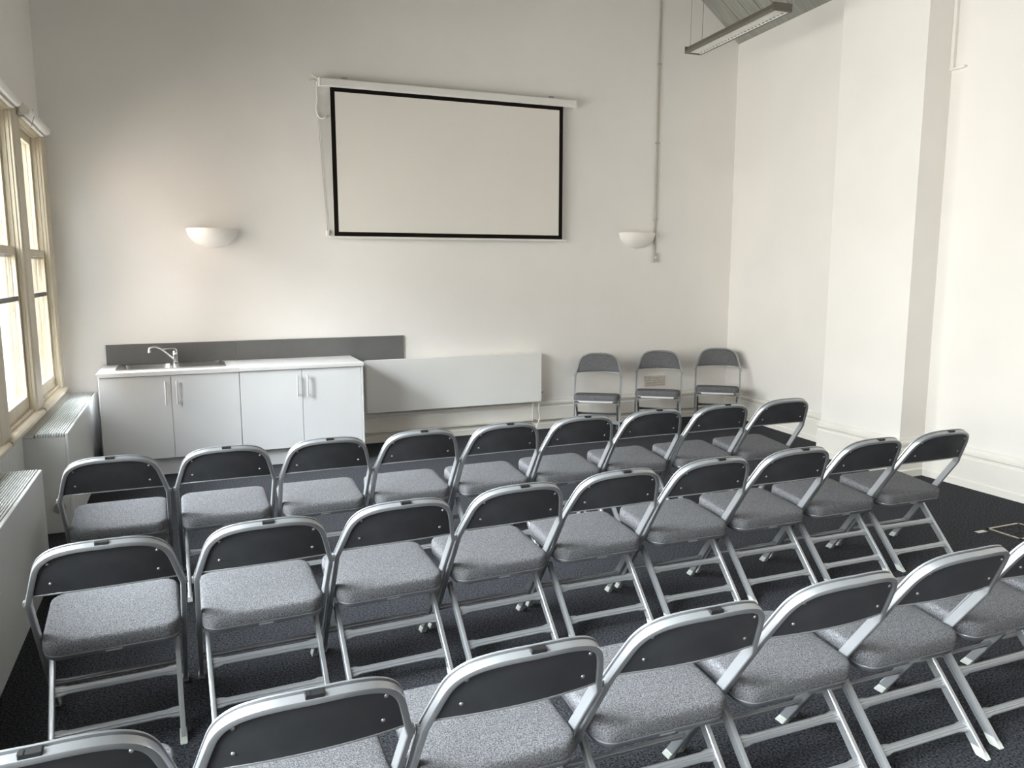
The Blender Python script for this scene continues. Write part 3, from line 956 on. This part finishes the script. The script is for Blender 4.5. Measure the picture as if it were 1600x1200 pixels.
_tilt = Matrix.Translation((0, 0.385, 0.352)) @ Matrix.Rotation(math.radians(5.0), 4, 'X')
_rim = [_tilt @ Vector((x, y, 0.0045)) for x, y in rrect(-SW / 2 + 0.001, SW / 2 - 0.001, -SD / 2 + 0.001, SD / 2 - 0.001, 0.055, 6)]
ME['seat_rim'] = MB().tube(_rim + _rim[:2], 0.0034, 6).mesh('seat_rim', 'frame', smooth=60)
_v = []
for (x_, z_) in ((-0.165, -0.013), (0.165, -0.013), (0.165, 0.003), (-0.165, 0.003)):
    for y_ in (SD / 2 - 0.006, SD / 2 + 0.004):
        _v.append(_tilt @ Vector((x_, y_, z_)))
ME['front_rail'] = MB().add(_v, [(0, 2, 4, 6), (1, 7, 5, 3), (0, 1, 3, 2), (2, 3, 5, 4), (4, 5, 7, 6), (6, 7, 1, 0)]).mesh('front_rail', 'rail', bevel=0.003)
ME['seat_tag'] = MB().box(-0.026, 0.026, -0.0015, 0.0, 0.0, 0.006).mesh('seat_tag', 'frame')
ME['rivet'] = MB().lathe([(0.0, -0.004), (0.0035, -0.0035), (0.0052, -0.0015), (0.0055, 0.001), (0.0, 0.001)], (0, 0, 0), 10, 'y').mesh('rivet', 'rivet', smooth=50)
ME['clip'] = MB().box(-0.020, 0.020, -0.0115, 0.010, -0.006, 0.0045).box(-0.0205, -0.008, -0.0125, 0.004, 0.003, 0.006).mesh('bumper_clip', 'rubber', bevel=0.0015, segs=1)
ME['bolt'] = MB().lathe([(0.0, -0.004), (0.006, -0.004), (0.007, 0.0), (0.006, 0.005), (0.0, 0.006)], (0, 0, 0), 10, 'x').mesh('pivot_bolt', 'rivet', smooth=50)
ME['link'] = MB().box(-0.006, 0.010, -0.011, 0.011, -0.010, 0.010).mesh('linking_hook', 'frame', bevel=0.003)
def cap_mesh(w_, d_):
    return MB().add([(-w_, -d_, 0), (w_, -d_, 0), (w_, d_, 0), (-w_, d_, 0), (-w_ * 0.95, -d_ * 0.9, 0.012), (w_ * 0.95, -d_ * 0.9, 0.012), (w_ * 0.95, d_ * 0.9, 0.012), (-w_ * 0.95, d_ * 0.9, 0.012),
                     ], [(0, 3, 2, 1), (4, 5, 6, 7), (0, 1, 5, 4), (1, 2, 6, 5), (2, 3, 7, 6), (3, 0, 4, 7)]).mesh('foot_glide', 'cap', bevel=0.003)
# glides follow the leg's slope
def glide(dirv):
    mb = MB()
    dv = Vector(dirv).normalized()
    vs_ = []
    for hgt, sc in ((0.0, 1.0), (0.012, 1.0), (0.030, 0.92)):
        o_ = dv * (hgt / dv.z)
        for (x, y) in ((-0.0125, -0.021), (0.0125, -0.021), (0.0125, 0.021), (-0.0125, 0.021)):
            vs_.append((x * sc + o_.x, y * sc + o_.y, hgt))
    fs_ = [(0, 3, 2, 1), (8, 9, 10, 11)]
    for i in (0, 4):
        for j in range(4):
            fs_.append((i + j, i + (j + 1) % 4, i + 4 + (j + 1) % 4, i + 4 + j))
    return mb.add(vs_, fs_).mesh('foot_glide', 'cap', bevel=0.0025, segs=1)
ME['glide_f'] = glide((0, -leg_dir.y, -leg_dir.z))
ME['glide_r'] = glide(tuple(rd))

top_pt = full[len(full) // 2]
def make_chair(loc, rz, label, group, clip=True):
    C = empty('folding_chair', (loc[0], loc[1], 0.0), rz)
    obj('frame', ME['frame'], C)
    for s in (-1, 1):
        obj('rear_leg', RLEG[s], C)
        obj('foot_glide', ME['glide_r'], C, (s * 0.205, 0.070, 0.0))
        obj('foot_glide', ME['glide_f'], C, (s * 0.227, 0.531, 0.0))
        obj('pivot_bolt', ME['bolt'], C, (s * 0.2135, 0.329, 0.283))
        obj('linking_hook', ME['link'], C, (s * 0.243 - 0.002, 0.146, 0.565))
    obj('crossbar', ME['bar_u'], C)
    obj('crossbar', ME['bar_l'], C)
    obj('crossbar', ME['bar_f'], C)
    pan = obj('seat_pan', ME['seat_pan'], C)
    tg_ = obj('seat_tag', ME['seat_tag'], pan, (0, 0.1985, 0.327))
    obj('seat_rim', ME['seat_rim'], pan)
    obj('front_rail', ME['front_rail'], pan)
    obj('seat_cushion', ME['seat_cushion'], C)
    pn = obj('back_panel', ME['back_panel'], C)
    for x in (-0.160, 0.160):
        for z in (0.648, 0.727):
            q = Vector((x, y_back(x, z), z)) + Vector((0, 0.9, 0.43)) * -0.006
            obj('rivet', ME['rivet'], pn, tuple(q))
    obj('back_hem', ME['back_hem'], pn)
    obj('back_cushion', ME['back_cushion'], C)
    if clip:
        obj('bumper_clip', ME['clip'], C, (0, top_pt.y - 0.001, top_pt.z - 0.0005))
    tag(C, label, 'chair', group)
    return C

ORD = ['first', 'second', 'third', 'fourth', 'fifth', 'sixth', 'seventh', 'eighth', 'ninth']
rowA = [(-0.365, 4.026, 0.6), (0.146, 4.045, 0.6), (0.651, 4.048, 0.6), (1.157, 4.057, 0.8), (1.663, 4.065, 0.8), (2.174, 4.093, 0), (2.691, 4.121, -0.4), (3.207, 4.117, -0.4), (3.728, 4.125, -0.5)]
rowB = [(-0.292, 2.749, 2.0), (0.223, 2.762, 2.0), (0.723, 2.802, 2.3), (1.226, 2.841, 2.3), (1.725, 2.883, 0.5), (2.243, 2.910, -0.3), (2.749, 2.925, -0.4), (3.265, 2.946, -0.3), (3.786, 2.959, -0.6)]
rowC = [(-0.305, 1.552, 0.5), (0.201, 1.559, 0.5), (0.706, 1.558, 0.5), (1.212, 1.574, -0.6), (1.719, 1.590, -0.2), (2.231, 1.611, 0), (2.743, 1.637, -0.3), (3.250, 1.650, 0)]
for row, nm, grp in ((rowA, 'front row nearest the screen', 'chairs in the front row'), (rowB, 'middle row', 'chairs in the middle row'), (rowC, 'back row nearest the viewer', 'chairs in the back row')):
    for i, (x, y, a) in enumerate(row):
        make_chair((x, y), math.radians(a), 'grey padded folding chair, %s from the windows in the %s' % (ORD[i], nm), grp,
                   clip=not (row is rowC and i in (4, 5)) and not (row is rowA and i == 8))
for (x, y, a, lab) in ((3.974, 7.241, 2.594, 'grey folding chair against the end wall, closest to the radiator'),
                       (4.714, 7.228, 2.530, 'grey folding chair against the end wall in front of the vent grille'),
                       (5.453, 7.193, 2.498, 'grey folding chair standing in the right-hand corner of the end wall')):
    make_chair((x, y), a, lab, 'chairs against the end wall')
